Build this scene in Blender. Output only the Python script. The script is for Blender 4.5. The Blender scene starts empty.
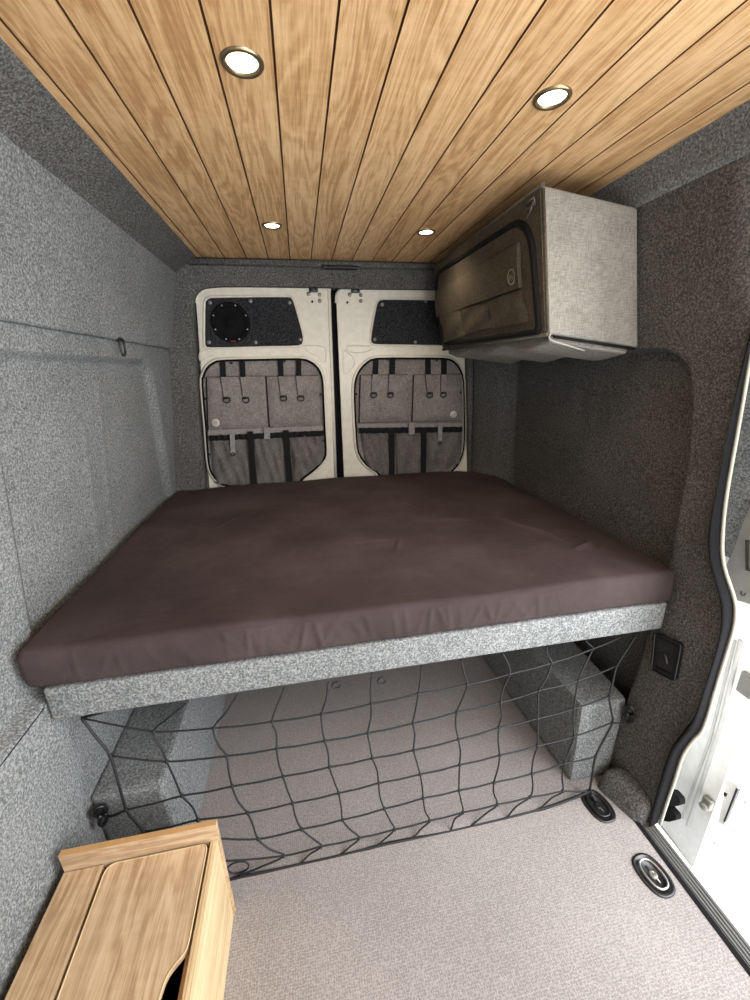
import bpy, bmesh, math, random
from mathutils import Vector, Matrix
from mathutils.geometry import tessellate_polygon
random.seed(7)
PI = math.pi
scn = bpy.context.scene
COL = scn.collection

# ------------------------------------------------------------------ camera
F = 394.56
CX = ((0.98324, -0.07648, 0.16550), (-0.18111, -0.30557, 0.93479), (-0.02092, -0.94909, -0.31430))
CAM = Vector((0, 0, 1.4))
def ray(px, py):
    a, b, c = px - 375, py - 500, F
    return Vector([r[0]*a + r[1]*b + r[2]*c for r in CX])
def onX(px, py, x): d = ray(px, py); return CAM + d*(x/d.x)
def onY(px, py, y): d = ray(px, py); return CAM + d*(y/d.y)
def onZ(px, py, z): d = ray(px, py); return CAM + d*((z-1.4)/d.z)
def onP(px, py, p, n): d = ray(px, py); return CAM + d*((p-CAM).dot(n)/d.dot(n))
cam_d = bpy.data.cameras.new('camera'); cam = bpy.data.objects.new('camera', cam_d); COL.objects.link(cam)
rx = Vector([r[0] for r in CX]); up = -Vector([r[1] for r in CX]); bk = -Vector([r[2] for r in CX])
cam.matrix_world = Matrix(((rx.x, up.x, bk.x, 0), (rx.y, up.y, bk.y, 0), (rx.z, up.z, bk.z, 1.4), (0, 0, 0, 1)))
cam_d.sensor_fit = 'HORIZONTAL'; cam_d.sensor_width = 36; cam_d.lens = 36*F/750; cam_d.clip_start = 0.02
scn.camera = cam

# ------------------------------------------------------------------ materials
def new_mat(name):
    m = bpy.data.materials.new(name); m.use_nodes = True
    nt = m.node_tree; b = nt.nodes['Principled BSDF']
    return m, nt, b
def N(nt, t, **kw):
    n = nt.nodes.new(t)
    for k, v in kw.items():
        if k in n.inputs: n.inputs[k].default_value = v
        else: setattr(n, k, v)
    return n
def L(nt, a, b): nt.links.new(a, b)
def ramp(nt, src, stops):
    r = nt.nodes.new('ShaderNodeValToRGB')
    el = r.color_ramp.elements
    while len(el) < len(stops): el.new(0.5)
    for e, (p, c) in zip(el, stops):
        e.position = p; e.color = (*c, 1) if len(c) == 3 else c
    L(nt, src, r.inputs[0]); return r
def plain(name, col, rough=0.5, metal=0.0, spec=0.5):
    m, nt, b = new_mat(name)
    tc = N(nt, 'ShaderNodeTexCoord'); no = N(nt, 'ShaderNodeTexNoise', Scale=40.0, Detail=2.0)
    L(nt, tc.outputs['Object'], no.inputs['Vector'])
    r = ramp(nt, no.outputs['Fac'], [(0.3, tuple(c*0.93 for c in col)), (0.7, tuple(min(1, c*1.05) for c in col))])
    L(nt, r.outputs[0], b.inputs['Base Color'])
    b.inputs['Roughness'].default_value = rough; b.inputs['Metallic'].default_value = metal
    b.inputs['Specular IOR Level'].default_value = spec
    return m
def speckle(name, dark, mid, light, scale=170, bump=0.25, rough=0.95, tint=None):
    m, nt, b = new_mat(name)
    tc = N(nt, 'ShaderNodeTexCoord')
    n1 = N(nt, 'ShaderNodeTexNoise', Scale=float(scale), Detail=3.0, Roughness=0.65)
    n2 = N(nt, 'ShaderNodeTexNoise', Scale=float(scale)*2.6, Detail=1.0)
    n3 = N(nt, 'ShaderNodeTexNoise', Scale=5.0, Detail=3.0)
    for n in (n1, n2, n3): L(nt, tc.outputs['Object'], n.inputs['Vector'])
    a = N(nt, 'ShaderNodeMath', operation='ADD'); L(nt, n1.outputs['Fac'], a.inputs[0])
    s = N(nt, 'ShaderNodeMath', operation='MULTIPLY'); s.inputs[1].default_value = 0.45
    L(nt, n2.outputs['Fac'], s.inputs[0]); L(nt, s.outputs[0], a.inputs[1])
    s3 = N(nt, 'ShaderNodeMath', operation='MULTIPLY_ADD'); s3.inputs[1].default_value = 0.12
    L(nt, n3.outputs['Fac'], s3.inputs[0]); L(nt, a.outputs[0], s3.inputs[2])
    r = ramp(nt, s3.outputs[0], [(0.62, dark), (0.785, mid), (0.95, light)])
    L(nt, r.outputs[0], b.inputs['Base Color'])
    bp = N(nt, 'ShaderNodeBump', Strength=bump, Distance=0.004)
    L(nt, a.outputs[0], bp.inputs['Height']); L(nt, bp.outputs[0], b.inputs['Normal'])
    b.inputs['Roughness'].default_value = rough; b.inputs['Specular IOR Level'].default_value = 0.15
    return m
def wood(name, axis='Y', tones=None, pitch=0.1, gain=1.0):
    tones = tones or [(0.44, 0.240, 0.102), (0.63, 0.390, 0.187), (0.79, 0.535, 0.292)]
    tones = [tuple(c*gain for c in t) for t in tones]
    m, nt, b = new_mat(name)
    tc = N(nt, 'ShaderNodeTexCoord'); sx = N(nt, 'ShaderNodeSeparateXYZ'); L(nt, tc.outputs['Object'], sx.inputs[0])
    along = sx.outputs[{'X': 0, 'Y': 1, 'Z': 2}[axis]]
    oth = [sx.outputs[i] for i in range(3) if 'XYZ'[i] != axis]
    dv = N(nt, 'ShaderNodeMath', operation='DIVIDE'); dv.inputs[1].default_value = pitch; L(nt, oth[0], dv.inputs[0])
    fl = N(nt, 'ShaderNodeMath', operation='FLOOR'); L(nt, dv.outputs[0], fl.inputs[0])
    wn = N(nt, 'ShaderNodeTexWhiteNoise', noise_dimensions='1D'); L(nt, fl.outputs[0], wn.inputs['W'])
    def comb(fa, fo, offs):
        c = N(nt, 'ShaderNodeCombineXYZ')
        m1 = N(nt, 'ShaderNodeMath', operation='MULTIPLY'); m1.inputs[1].default_value = fa; L(nt, along, m1.inputs[0])
        ad = N(nt, 'ShaderNodeMath', operation='MULTIPLY_ADD'); ad.inputs[1].default_value = offs
        L(nt, wn.outputs['Value'], ad.inputs[0]); L(nt, m1.outputs[0], ad.inputs[2])
        L(nt, ad.outputs[0], c.inputs[0])
        for i in (0, 1):
            m2 = N(nt, 'ShaderNodeMath', operation='MULTIPLY'); m2.inputs[1].default_value = fo; L(nt, oth[i], m2.inputs[0])
            L(nt, m2.outputs[0], c.inputs[i+1])
        return c
    g1 = N(nt, 'ShaderNodeTexNoise', Scale=1.0, Detail=4.0, Roughness=0.5, Distortion=0.5); L(nt, comb(1.3, 11, 37).outputs[0], g1.inputs['Vector'])
    # growth rings: contour lines of the stretched noise
    mm = N(nt, 'ShaderNodeMath', operation='MULTIPLY'); mm.inputs[1].default_value = 70; L(nt, g1.outputs['Fac'], mm.inputs[0])
    sn = N(nt, 'ShaderNodeMath', operation='SINE'); L(nt, mm.outputs[0], sn.inputs[0])
    g2 = N(nt, 'ShaderNodeTexNoise', Scale=1.0, Detail=5.0, Roughness=0.7); L(nt, comb(9, 300, 91).outputs[0], g2.inputs['Vector'])
    g3 = N(nt, 'ShaderNodeTexNoise', Scale=1.0, Detail=2.0); L(nt, comb(60, 24, 13).outputs[0], g3.inputs['Vector'])
    g4 = N(nt, 'ShaderNodeTexNoise', Scale=1.0, Detail=3.0); L(nt, comb(1.5, 22, 71).outputs[0], g4.inputs['Vector'])
    def madd(x, k, y=None, base=0.0):
        n = N(nt, 'ShaderNodeMath', operation='MULTIPLY_ADD'); n.inputs[1].default_value = k; L(nt, x, n.inputs[0])
        if y is None: n.inputs[2].default_value = base
        else: L(nt, y, n.inputs[2])
        return n.outputs[0]
    v = madd(sn.outputs[0], 0.10, None, -0.33)
    v = madd(g2.outputs['Fac'], 0.87, v); v = madd(g3.outputs['Fac'], 0.18, v); v = madd(g4.outputs['Fac'], 0.55, v)
    v = madd(wn.outputs['Value'], 0.10, v)
    r = ramp(nt, v, [(0.30, tones[0]), (0.50, tones[1]), (0.72, tones[2])])
    L(nt, r.outputs[0], b.inputs['Base Color'])
    bp = N(nt, 'ShaderNodeBump', Strength=0.12, Distance=0.002); L(nt, g2.outputs['Fac'], bp.inputs['Height']); L(nt, bp.outputs[0], b.inputs['Normal'])
    b.inputs['Roughness'].default_value = 0.5; b.inputs['Specular IOR Level'].default_value = 0.3
    return m
def weave(name, dark, light, scale=320, rough=0.9):
    m, nt, b = new_mat(name)
    tc = N(nt, 'ShaderNodeTexCoord')
    outs = []
    for sc in ((1, 1, .12), (.12, 1, 1), (1, .12, 1)):
        mp = N(nt, 'ShaderNodeMapping'); mp.inputs['Scale'].default_value = sc; L(nt, tc.outputs['Object'], mp.inputs[0])
        n = N(nt, 'ShaderNodeTexNoise', Scale=float(scale), Detail=1.0); L(nt, mp.outputs[0], n.inputs['Vector']); outs.append(n.outputs['Fac'])
    a = N(nt, 'ShaderNodeMath', operation='ADD'); L(nt, outs[0], a.inputs[0]); L(nt, outs[1], a.inputs[1])
    a2 = N(nt, 'ShaderNodeMath', operation='ADD'); L(nt, a.outputs[0], a2.inputs[0]); L(nt, outs[2], a2.inputs[1])
    d = N(nt, 'ShaderNodeMath', operation='DIVIDE'); d.inputs[1].default_value = 3; L(nt, a2.outputs[0], d.inputs[0])
    n3 = N(nt, 'ShaderNodeTexNoise', Scale=14.0, Detail=3.0); L(nt, tc.outputs['Object'], n3.inputs['Vector'])
    ma = N(nt, 'ShaderNodeMath', operation='MULTIPLY_ADD'); ma.inputs[1].default_value = 0.2; L(nt, n3.outputs['Fac'], ma.inputs[0]); L(nt, d.outputs[0], ma.inputs[2])
    r = ramp(nt, ma.outputs[0], [(0.47, dark), (0.73, light)])
    L(nt, r.outputs[0], b.inputs['Base Color'])
    bp = N(nt, 'ShaderNodeBump', Strength=0.2, Distance=0.003); L(nt, ma.outputs[0], bp.inputs['Height']); L(nt, bp.outputs[0], b.inputs['Normal'])
    b.inputs['Roughness'].default_value = rough; b.inputs['Specular IOR Level'].default_value = 0.2
    return m

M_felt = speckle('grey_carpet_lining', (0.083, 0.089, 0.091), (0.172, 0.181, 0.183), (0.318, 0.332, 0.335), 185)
M_felt_shade = speckle('shaded_carpet_lining', (0.043, 0.042, 0.041), (0.094, 0.092, 0.089), (0.195, 0.192, 0.186), 185)  # darker copy of the grey carpet, with shade put into its colour
M_felt_dark = speckle('dark_carpet_panel', (0.008, 0.009, 0.011), (0.022, 0.024, 0.027), (0.06, 0.062, 0.066), 170)
M_wood = wood('oak_planks', 'Y')
M_wood_y = wood('oak_board_long', 'Y', [(0.34, 0.215, 0.118), (0.48, 0.335, 0.20), (0.60, 0.45, 0.29)], pitch=0.23)
M_wood_x = wood('oak_board_cross', 'X', [(0.33, 0.205, 0.11), (0.46, 0.315, 0.19), (0.58, 0.43, 0.275)], pitch=5)
M_ply = wood('pale_ply', 'Y', [(0.45, 0.32, 0.165), (0.56, 0.42, 0.24), (0.66, 0.52, 0.32)], pitch=5)
M_edge = plain('wood_edge', (0.50, 0.29, 0.12), 0.6)
M_groove = plain('plank_groove', (0.12, 0.045, 0.012), 0.8)
M_white = plain('cream_paint', (0.71, 0.675, 0.58), 0.32)
M_whiteout = plain('white_paint', (0.86, 0.87, 0.85), 0.3)
M_black = plain('black_plastic', (0.012, 0.012, 0.013), 0.35)
M_rubber = plain('black_rubber', (0.007, 0.007, 0.008), 0.85, spec=0.12)
M_cord = plain('black_cord', (0.013, 0.013, 0.015), 0.55, spec=0.4)
M_web = plain('black_webbing', (0.010, 0.010, 0.011), 0.85, spec=0.2)
M_bolt = plain('grey_bolt', (0.28, 0.27, 0.24), 0.4, 0.8)
M_steel = plain('steel', (0.55, 0.55, 0.55), 0.28, 0.9)
M_brass = plain('downlight_rim', (0.33, 0.26, 0.16), 0.28, 0.9)
M_bag = weave('organiser_fabric', (0.13, 0.118, 0.112), (0.31, 0.285, 0.27), 330)
M_bag2 = weave('organiser_lower_fabric', (0.075, 0.07, 0.068), (0.19, 0.178, 0.172), 330)
M_band = weave('organiser_band', (0.17, 0.16, 0.158), (0.36, 0.345, 0.34), 330)
M_box = weave('locker_fabric', (0.165, 0.158, 0.142), (0.325, 0.312, 0.28), 360)
M_boxf = weave('locker_front_fabric', (0.060, 0.050, 0.038), (0.125, 0.106, 0.082), 300)
M_badge = plain('badge_white', (0.62, 0.60, 0.55), 0.6)
M_badge2 = plain('badge_grey', (0.30, 0.27, 0.21), 0.6)
M_red = plain('red_badge', (0.28, 0.006, 0.02), 0.5)
M_greypanel = plain('grey_trim', (0.19, 0.19, 0.18), 0.55)
M_strip = plain('sill_step', (0.085, 0.083, 0.08), 0.6)
M_plate = plain('socket_face', (0.03, 0.03, 0.032), 0.3)

def mattress_mat():
    m, nt, b = new_mat('brown_cover')
    tc = N(nt, 'ShaderNodeTexCoord')
    n1 = N(nt, 'ShaderNodeTexNoise', Scale=4.0, Detail=5.0, Roughness=0.6); n2 = N(nt, 'ShaderNodeTexNoise', Scale=500.0, Detail=1.0)
    mp = N(nt, 'ShaderNodeMapping'); mp.inputs['Scale'].default_value = (1, 2.4, 1); mp.inputs['Rotation'].default_value = (0, 0, 0.4)
    L(nt, tc.outputs['Object'], mp.inputs[0])
    n3 = N(nt, 'ShaderNodeTexNoise', Scale=9.0, Detail=3.0, Distortion=1.5); L(nt, mp.outputs[0], n3.inputs['Vector'])
    for n in (n1, n2): L(nt, tc.outputs['Object'], n.inputs['Vector'])
    a = N(nt, 'ShaderNodeMath', operation='MULTIPLY_ADD'); a.inputs[1].default_value = 0.35; L(nt, n2.outputs['Fac'], a.inputs[0]); L(nt, n1.outputs['Fac'], a.inputs[2])
    r = ramp(nt, a.outputs[0], [(0.4, (0.034, 0.023, 0.024)), (0.65, (0.050, 0.035, 0.036)), (0.95, (0.08, 0.059, 0.060))])
    L(nt, r.outputs[0], b.inputs['Base Color'])
    bp = N(nt, 'ShaderNodeBump', Strength=0.25, Distance=0.012); L(nt, n3.outputs['Fac'], bp.inputs['Height'])
    b2 = N(nt, 'ShaderNodeBump', Strength=0.15, Distance=0.002); L(nt, n2.outputs['Fac'], b2.inputs['Height']); L(nt, bp.outputs[0], b2.inputs['Normal'])
    L(nt, b2.outputs[0], b.inputs['Normal'])
    b.inputs['Roughness'].default_value = 0.85; b.inputs['Specular IOR Level'].default_value = 0.2
    return m
M_mat = mattress_mat()
def floor_mat():
    m, nt, b = new_mat('speckled_vinyl')
    tc = N(nt, 'ShaderNodeTexCoord')
    v = N(nt, 'ShaderNodeTexVoronoi', Scale=165.0); v.inputs['Randomness'].default_value = 0.45
    n = N(nt, 'ShaderNodeTexNoise', Scale=420.0, Detail=2.0); n2 = N(nt, 'ShaderNodeTexNoise', Scale=3.0, Detail=3.0)
    for q in (v, n, n2): L(nt, tc.outputs['Object'], q.inputs['Vector'])
    a = N(nt, 'ShaderNodeMath', operation='MULTIPLY_ADD'); a.inputs[1].default_value = 0.5; L(nt, v.outputs['Distance'], a.inputs[0]); L(nt, n.outputs['Fac'], a.inputs[2])
    a2 = N(nt, 'ShaderNodeMath', operation='MULTIPLY_ADD'); a2.inputs[1].default_value = 0.25; L(nt, n2.outputs['Fac'], a2.inputs[0]); L(nt, a.outputs[0], a2.inputs[2])
    r = ramp(nt, a2.outputs[0], [(0.55, (0.165, 0.148, 0.143)), (0.85, (0.255, 0.232, 0.225)), (1.15, (0.36, 0.33, 0.32))])
    L(nt, r.outputs[0], b.inputs['Base Color'])
    bp = N(nt, 'ShaderNodeBump', Strength=0.2, Distance=0.002); L(nt, v.outputs['Distance'], bp.inputs['Height']); L(nt, bp.outputs[0], b.inputs['Normal'])
    b.inputs['Roughness'].default_value = 0.75; b.inputs['Specular IOR Level'].default_value = 0.3
    return m
M_floor = floor_mat()
def ground_mat():
    m, nt, b = new_mat('pale_gravel')
    tc = N(nt, 'ShaderNodeTexCoord')
    v = N(nt, 'ShaderNodeTexVoronoi', Scale=14.0); n = N(nt, 'ShaderNodeTexNoise', Scale=6.0, Detail=6.0)
    for q in (v, n): L(nt, tc.outputs['Object'], q.inputs['Vector'])
    r = ramp(nt, v.outputs['Distance'], [(0.10, (0.10, 0.10, 0.09)), (0.16, (0.85, 0.84, 0.82))])
    L(nt, r.outputs[0], b.inputs['Base Color']); b.inputs['Roughness'].default_value = 0.9
    return m
M_ground = ground_mat()
def emit_mat(name, col, s):
    m, nt, b = new_mat(name)
    b.inputs['Base Color'].default_value = (*col, 1)
    b.inputs['Emission Color'].default_value = (*col, 1); b.inputs['Emission Strength'].default_value = s
    return m
M_lamp = emit_mat('lamp_lens', (1.0, 0.86, 0.62), 14)

# ------------------------------------------------------------------ mesh helpers (all coordinates are world coordinates)
class MB:
    def __init__(self): self.v = []; self.f = []; self.sm = []; self.mi = []
    def add(self, vs, fs, smooth=False, mi=0):
        o = len(self.v); self.v += [tuple(p) for p in vs]
        for f in fs: self.f.append(tuple(i+o for i in f)); self.sm.append(smooth); self.mi.append(mi)
        return self
    def box(self, lo, hi, mi=0):
        x0, y0, z0 = lo; x1, y1, z1 = hi
        vs = [(x0, y0, z0), (x1, y0, z0), (x1, y1, z0), (x0, y1, z0), (x0, y0, z1), (x1, y0, z1), (x1, y1, z1), (x0, y1, z1)]
        return self.add(vs, [(0, 3, 2, 1), (4, 5, 6, 7), (0, 1, 5, 4), (1, 2, 6, 5), (2, 3, 7, 6), (3, 0, 4, 7)], False, mi)
    def rbox(self, lo, hi, r, n=(1, 1, 1), segs=3, warp=None, mi=0):
        lo, hi = Vector(lo), Vector(hi); c = (lo+hi)/2; h = (hi-lo)/2
        r = min(r, *(h*0.999))
        bm = bmesh.new()
        def coords(hh, k):
            e = [-hh + r*(1-math.cos(i/segs*PI/2)) for i in range(segs)] if False else [-hh + r*i/segs for i in range(segs)]
            mid = [-hh + r + (2*hh-2*r)*i/k for i in range(k+1)]
            return e + mid + [-q for q in reversed(e)]
        X, Y, Z = coords(h.x, n[0]), coords(h.y, n[1]), coords(h.z, n[2])
        def face(A, B, fn):
            g = [[bm.verts.new(fn(a, b)) for b in B] for a in A]
            for i in range(len(A)-1):
                for j in range(len(B)-1): bm.faces.new((g[i][j], g[i+1][j], g[i+1][j+1], g[i][j+1]))
        face(X, Y, lambda a, b: (a, b, h.z)); face(Y, X, lambda a, b: (b, a, -h.z))
        face(Y, Z, lambda a, b: (h.x, a, b)); face(Z, Y, lambda a, b: (-h.x, b, a))
        face(Z, X, lambda a, b: (b, h.y, a)); face(X, Z, lambda a, b: (a, -h.y, b))
        bmesh.ops.remove_doubles(bm, verts=bm.verts, dist=1e-6)
        for v in bm.verts:
            p = v.co; q = Vector([max(-h[i]+r, min(h[i]-r, p[i])) for i in range(3)]); d = p-q
            if d.length > 1e-9:
                v.co = q + d.normalized()*r
            v.co = v.co + c
            if warp: v.co = warp(v.co.copy())
        bm.verts.index_update()
        self.add([v.co[:] for v in bm.verts], [[v.index for v in f.verts] for f in bm.faces], True, mi)
        bm.free(); return self
    def tube(self, pts, r, segs=8, closed=False, mi=0, flat=1.0, caps=True):
        pts = [Vector(p) for p in pts]; n = len(pts)
        rr = r if isinstance(r, (list, tuple)) else [r]*n
        T = []
        for i in range(n):
            a = pts[(i-1) % n] if (closed or i > 0) else pts[i]; b = pts[(i+1) % n] if (closed or i < n-1) else pts[i]
            t = b-a; T.append(t.normalized() if t.length > 1e-9 else Vector((0, 0, 1)))
        ref = Vector((0, 0, 1)) if abs(T[0].z) < 0.9 else Vector((0, 1, 0))
        u = (ref - T[0]*ref.dot(T[0])).normalized(); vs = []
        for i in range(n):
            u = (u - T[i]*u.dot(T[i]))
            u = u.normalized() if u.length > 1e-6 else T[i].orthogonal().normalized()
            w = T[i].cross(u)
            for k in range(segs):
                a = 2*PI*k/segs; vs.append(pts[i] + (u*math.cos(a) + w*math.sin(a)*flat)*rr[i])
        fs = []
        m = n if closed else n-1
        for i in range(m):
            for k in range(segs):
                j = (i+1) % n; k2 = (k+1) % segs
                fs.append((i*segs+k, i*segs+k2, j*segs+k2, j*segs+k))
        self.add(vs, fs, True, mi)
        if not closed and caps:
            o = len(self.v)-n*segs
            self.f.append(tuple(o+k for k in reversed(range(segs)))); self.f.append(tuple(o+(n-1)*segs+k for k in range(segs)))
            self.sm += [False, False]; self.mi += [mi, mi]
        return self
    def lathe(self, c, axis, prof, segs=32, mi=0, sx=None):
        # prof: (radius, height along axis)
        c = Vector(c); a = Vector(axis).normalized(); u = a.orthogonal().normalized() if sx is None else Vector(sx).normalized(); w = a.cross(u)
        vs = []
        for (r, h) in prof:
            for k in range(segs):
                t = 2*PI*k/segs; vs.append(c + a*h + (u*math.cos(t)+w*math.sin(t))*r)
        fs = []
        for i in range(len(prof)-1):
            for k in range(segs):
                k2 = (k+1) % segs; fs.append((i*segs+k, i*segs+k2, (i+1)*segs+k2, (i+1)*segs+k))
        return self.add(vs, fs, True, mi)
    def prism(self, poly, d, holes=(), mi=0, back=True, rim=True):
        # poly: 3D planar points, extruded by vector d (front face = poly side)
        loops = [[Vector(p) for p in poly]] + [[Vector(p) for p in h] for h in holes]
        flat = [p for l in loops for p in l]; d = Vector(d); n = len(flat)
        tris = tessellate_polygon(loops)
        vs = flat + [p+d for p in flat]; fs = []
        for t in tris:
            t = tuple(t)
            nn = (flat[t[1]]-flat[t[0]]).cross(flat[t[2]]-flat[t[0]])
            if nn.dot(d) > 0: t = t[::-1]
            fs.append(t)
            if back: fs.append(tuple(i+n for i in reversed(t)))
        o = 0
        if rim:
            for l in loops:
                m = len(l)
                for i in range(m): j = (i+1) % m; fs.append((o+i, o+j, o+j+n, o+i+n))
                o += m
        return self.add(vs, fs, False, mi)
    def grid(self, fn, nu, nv, mi=0, smooth=True, us=None, vs_=None):
        us = us or [i/nu for i in range(nu+1)]; vv = vs_ or [j/nv for j in range(nv+1)]
        vs = [fn(u, v) for u in us for v in vv]; m = len(vv)
        fs = [(i*m+j, (i+1)*m+j, (i+1)*m+j+1, i*m+j+1) for i in range(len(us)-1) for j in range(m-1)]
        return self.add(vs, fs, smooth, mi)
def obj(name, mb, mats, parent=None, bevel=0.0, recalc=True, auto=None):
    me = bpy.data.meshes.new(name)
    off = Vector(parent_base(parent)) if parent is not None else Vector((0, 0, 0))
    me.from_pydata([tuple(Vector(p)-off) for p in mb.v], [], mb.f)
    me.polygons.foreach_set('use_smooth', mb.sm); me.polygons.foreach_set('material_index', mb.mi)
    for m in (mats if isinstance(mats, (list, tuple)) else [mats]): me.materials.append(m)
    if recalc or bevel:
        bm = bmesh.new(); bm.from_mesh(me)
        bmesh.ops.remove_doubles(bm, verts=bm.verts, dist=1e-6)
        if recalc: bmesh.ops.recalc_face_normals(bm, faces=bm.faces)
        if bevel:
            es = [e for e in bm.edges if len(e.link_faces) == 2 and e.calc_face_angle(0) > 0.6]
            bmesh.ops.bevel(bm, geom=es, offset=bevel, segments=2, affect='EDGES', profile=0.6)
        bm.to_mesh(me); bm.free()
    me.update()
    o = bpy.data.objects.new(name, me); COL.objects.link(o)
    if parent is not None: o.parent = parent
    return o
BASE = {}
def parent_base(p):
    while p.parent is not None: p = p.parent
    return BASE.get(p, (0, 0, 0))
def thing(name, label, cat, loc, group=None):
    o = bpy.data.objects.new(name, None); COL.objects.link(o); o.empty_display_size = 0.05
    o.location = loc; BASE[o] = tuple(loc)
    tag(o, label, cat, group); return o
def tag(o, label, cat, group=None):
    o['label'] = label; o['category'] = cat
    if group: o['group'] = group
    return o
def struct(name, mb, mats, parent=None, **k):
    o = obj(name, mb, mats, parent, **k)
    if parent is None: o['kind'] = 'structure'
    return o
def dup(root, loc):
    r = root.copy(); COL.objects.link(r); r.location = loc
    for ch in list(root.children):
        c = ch.copy(); COL.objects.link(c); c.parent = r
        for g in ch.children:
            d = g.copy(); COL.objects.link(d); d.parent = c
    return r
def lerp(tab, x):
    if x <= tab[0][0]: return tab[0][1]
    for (a, b), (c, d) in zip(tab, tab[1:]):
        if x <= c: return b + (d-b)*(x-a)/(c-a)
    return tab[-1][1]
def sst(a, b, x):
    t = max(0, min(1, (x-a)/(b-a))); return t*t*(3-2*t)
def smooth_path(pts, k=4, closed=False):
    pts = [Vector(p) for p in pts]; n = len(pts); out = []
    rng = n if closed else n-1
    for i in range(rng):
        g = (lambda j: pts[j % n]) if closed else (lambda j: pts[max(0, min(n-1, j))])
        p0, p1, p2, p3 = g(i-1), g(i), g(i+1), g(i+2)
        for s in range(k):
            t = s/k
            out.append(0.5*((2*p1) + (p2-p0)*t + (2*p0-5*p1+4*p2-p3)*t*t + (3*p1-p0-3*p2+p3)*t**3))
    if not closed: out.append(pts[-1])
    return out
def arc_poly(corners, r, k=5):
    # rounded polygon from corner points (2-D or 3-D)
    pts = [Vector(c) for c in corners]; n = len(pts); out = []
    rs = r if isinstance(r, (list, tuple)) else [r]*n
    for i in range(n):
        p, a, b = pts[i], pts[i-1], pts[(i+1) % n]
        da, db = (a-p), (b-p); q = min(rs[i], da.length*0.48, db.length*0.48)
        if q <= 1e-5: out.append(p); continue
        s, e = p+da.normalized()*q, p+db.normalized()*q
        for j in range(k+1):
            t = j/k; out.append((1-t)**2*s + 2*t*(1-t)*p + t*t*e)
    return out

# ------------------------------------------------------------------ room shell
ZC = 1.911; YF = -1.3; YR = 2.2
mb = MB().add([(-0.72, YF, 0), (0.965, YF, 0), (0.965, YR+.06, 0), (-0.72, YR+.06, 0)], [(0, 1, 2, 3)])
mb.add([(0.965, 0.78, 0), (1.12, 0.78, 0), (1.12, YR+.06, 0), (0.965, YR+.06, 0)], [(0, 1, 2, 3)])
struct('floor', mb, M_floor, recalc=False)

# ceiling: planks running to the rear, 100 mm pitch with V-grooves
mb = MB(); g = 0.0022; dz = 0.005
edges = [-0.425] + [round(-0.4+0.1*i, 3) for i in range(14)] + [0.957]
prof = []
for i, x in enumerate(edges):
    if i in (0, len(edges)-1): prof.append((x, ZC, 0)); continue
    prof += [(x-g, ZC, 0), (x-g*0.5, ZC+dz, 1), (x+g*0.5, ZC+dz, 1), (x+g, ZC, 1)]
vs = []
for (x, z, _) in prof: vs += [(x, YF, z), (x, YR+.005, z)]
for i in range(len(prof)-1):
    inside = prof[i+1][2] == 1
    mb.f.append((2*i, 2*i+1, 2*i+3, 2*i+2)); mb.sm.append(False); mb.mi.append(1 if inside else 0)
mb.v = vs
ceil = struct('ceiling', mb, [M_wood, M_groove], recalc=False)
mb = MB().box((-1.0, YF, ZC+.03), (1.3, YR+.3, ZC+.05)); obj('roof_skin', mb, M_whiteout, ceil)

# --- left wall
LP = [(0, -0.64), (0.3, -0.652), (0.655, -0.657), (0.675, -0.694), (0.8, -0.699), (1.2, -0.648), (1.52, -0.612), (1.56, -0.61)]
def left_x(y, z):
    x = lerp(LP, z)
    ye = 1.93 + (1.45-z)*0.31
    d = min(sst(0.968, 0.980, y), 1-sst(ye-.025, ye+.005, y), 1-sst(1.435, 1.462, z))
    # round the upper rear corner
    cy, cz = ye-0.08, 1.45-0.08
    if y > cy and z > cz:
        d = min(d, 1-sst(0.06, 0.095, math.hypot(y-cy, z-cz)))
    x -= 0.030*d*(sst(0.60, 0.66, z))
    if z > 0.6:
        for yy, a, w, z0, z1 in ((1.375+.05*(1.3-z), 0.005, 0.010, 0.7, 1.30), (1.50, 0.004, 0.012, 0.7, 1.42)):
            x += a*math.exp(-((y-yy)/w)**2)*sst(z0-.05, z0, z)*(1-sst(z1-.08, z1, z))
    return x
zs = sorted(set([0, .1, .2, .3, .4, .5, .6, .64, .655, .66, .668, .675, .69, .72] + [.72+.02*i for i in range(43)] + [1.435, 1.445, 1.455, 1.465]))
ys = sorted(set([YF, -.6, 0, .3, .5, .7, .85] + [.94+.01*i for i in range(8)] + [1.02+.015*i for i in range(80)]))
ys = [y for y in ys if y < YR] + [YR]
mb = MB(); mb.grid(lambda y, z: (left_x(y, z), y, z), 0, 0, us=ys, vs_=zs)
wl = struct('wall_left', mb, M_felt, recalc=False)
# upper panel, a padded board that overhangs the lower wall
mb = MB()
def up_fn(y, s):
    pts = [(-0.60, 1.545), (-0.612, 1.528), (-0.602, 1.512), (-0.594, 1.516), (-0.591, 1.53), (-0.562, 1.68), (-0.525, 1.847)]
    p = pts[int(s)]; return (p[0], y, p[1])
mb.grid(up_fn, 0, 0, us=[YF, 0, .8, 1.4, 1.9, YR-.012, YR], vs_=list(range(7)))
obj('upper_panel', mb, M_felt, wl, recalc=False)
mb = MB(); cv = [(-0.530, 1.840), (-0.518, 1.853), (-0.47, 1.884), (-0.43, 1.908), (-.42, 1.9125)]
mb.grid(lambda y, s: (cv[int(s)][0], y, cv[int(s)][1]), 0, 0, us=[YF, 0, .8, 1.6, YR], vs_=list(range(5)))
obj('coving', mb, M_felt_shade, wl, recalc=False)
# seam cut under the column
mb = MB().tube([(left_x(y, .654)+.001, y, .652) for y in (-.2, .2, .5, .7, .80, .868)], 0.0014, 6); obj('seam', mb, M_felt_dark, wl)

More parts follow.
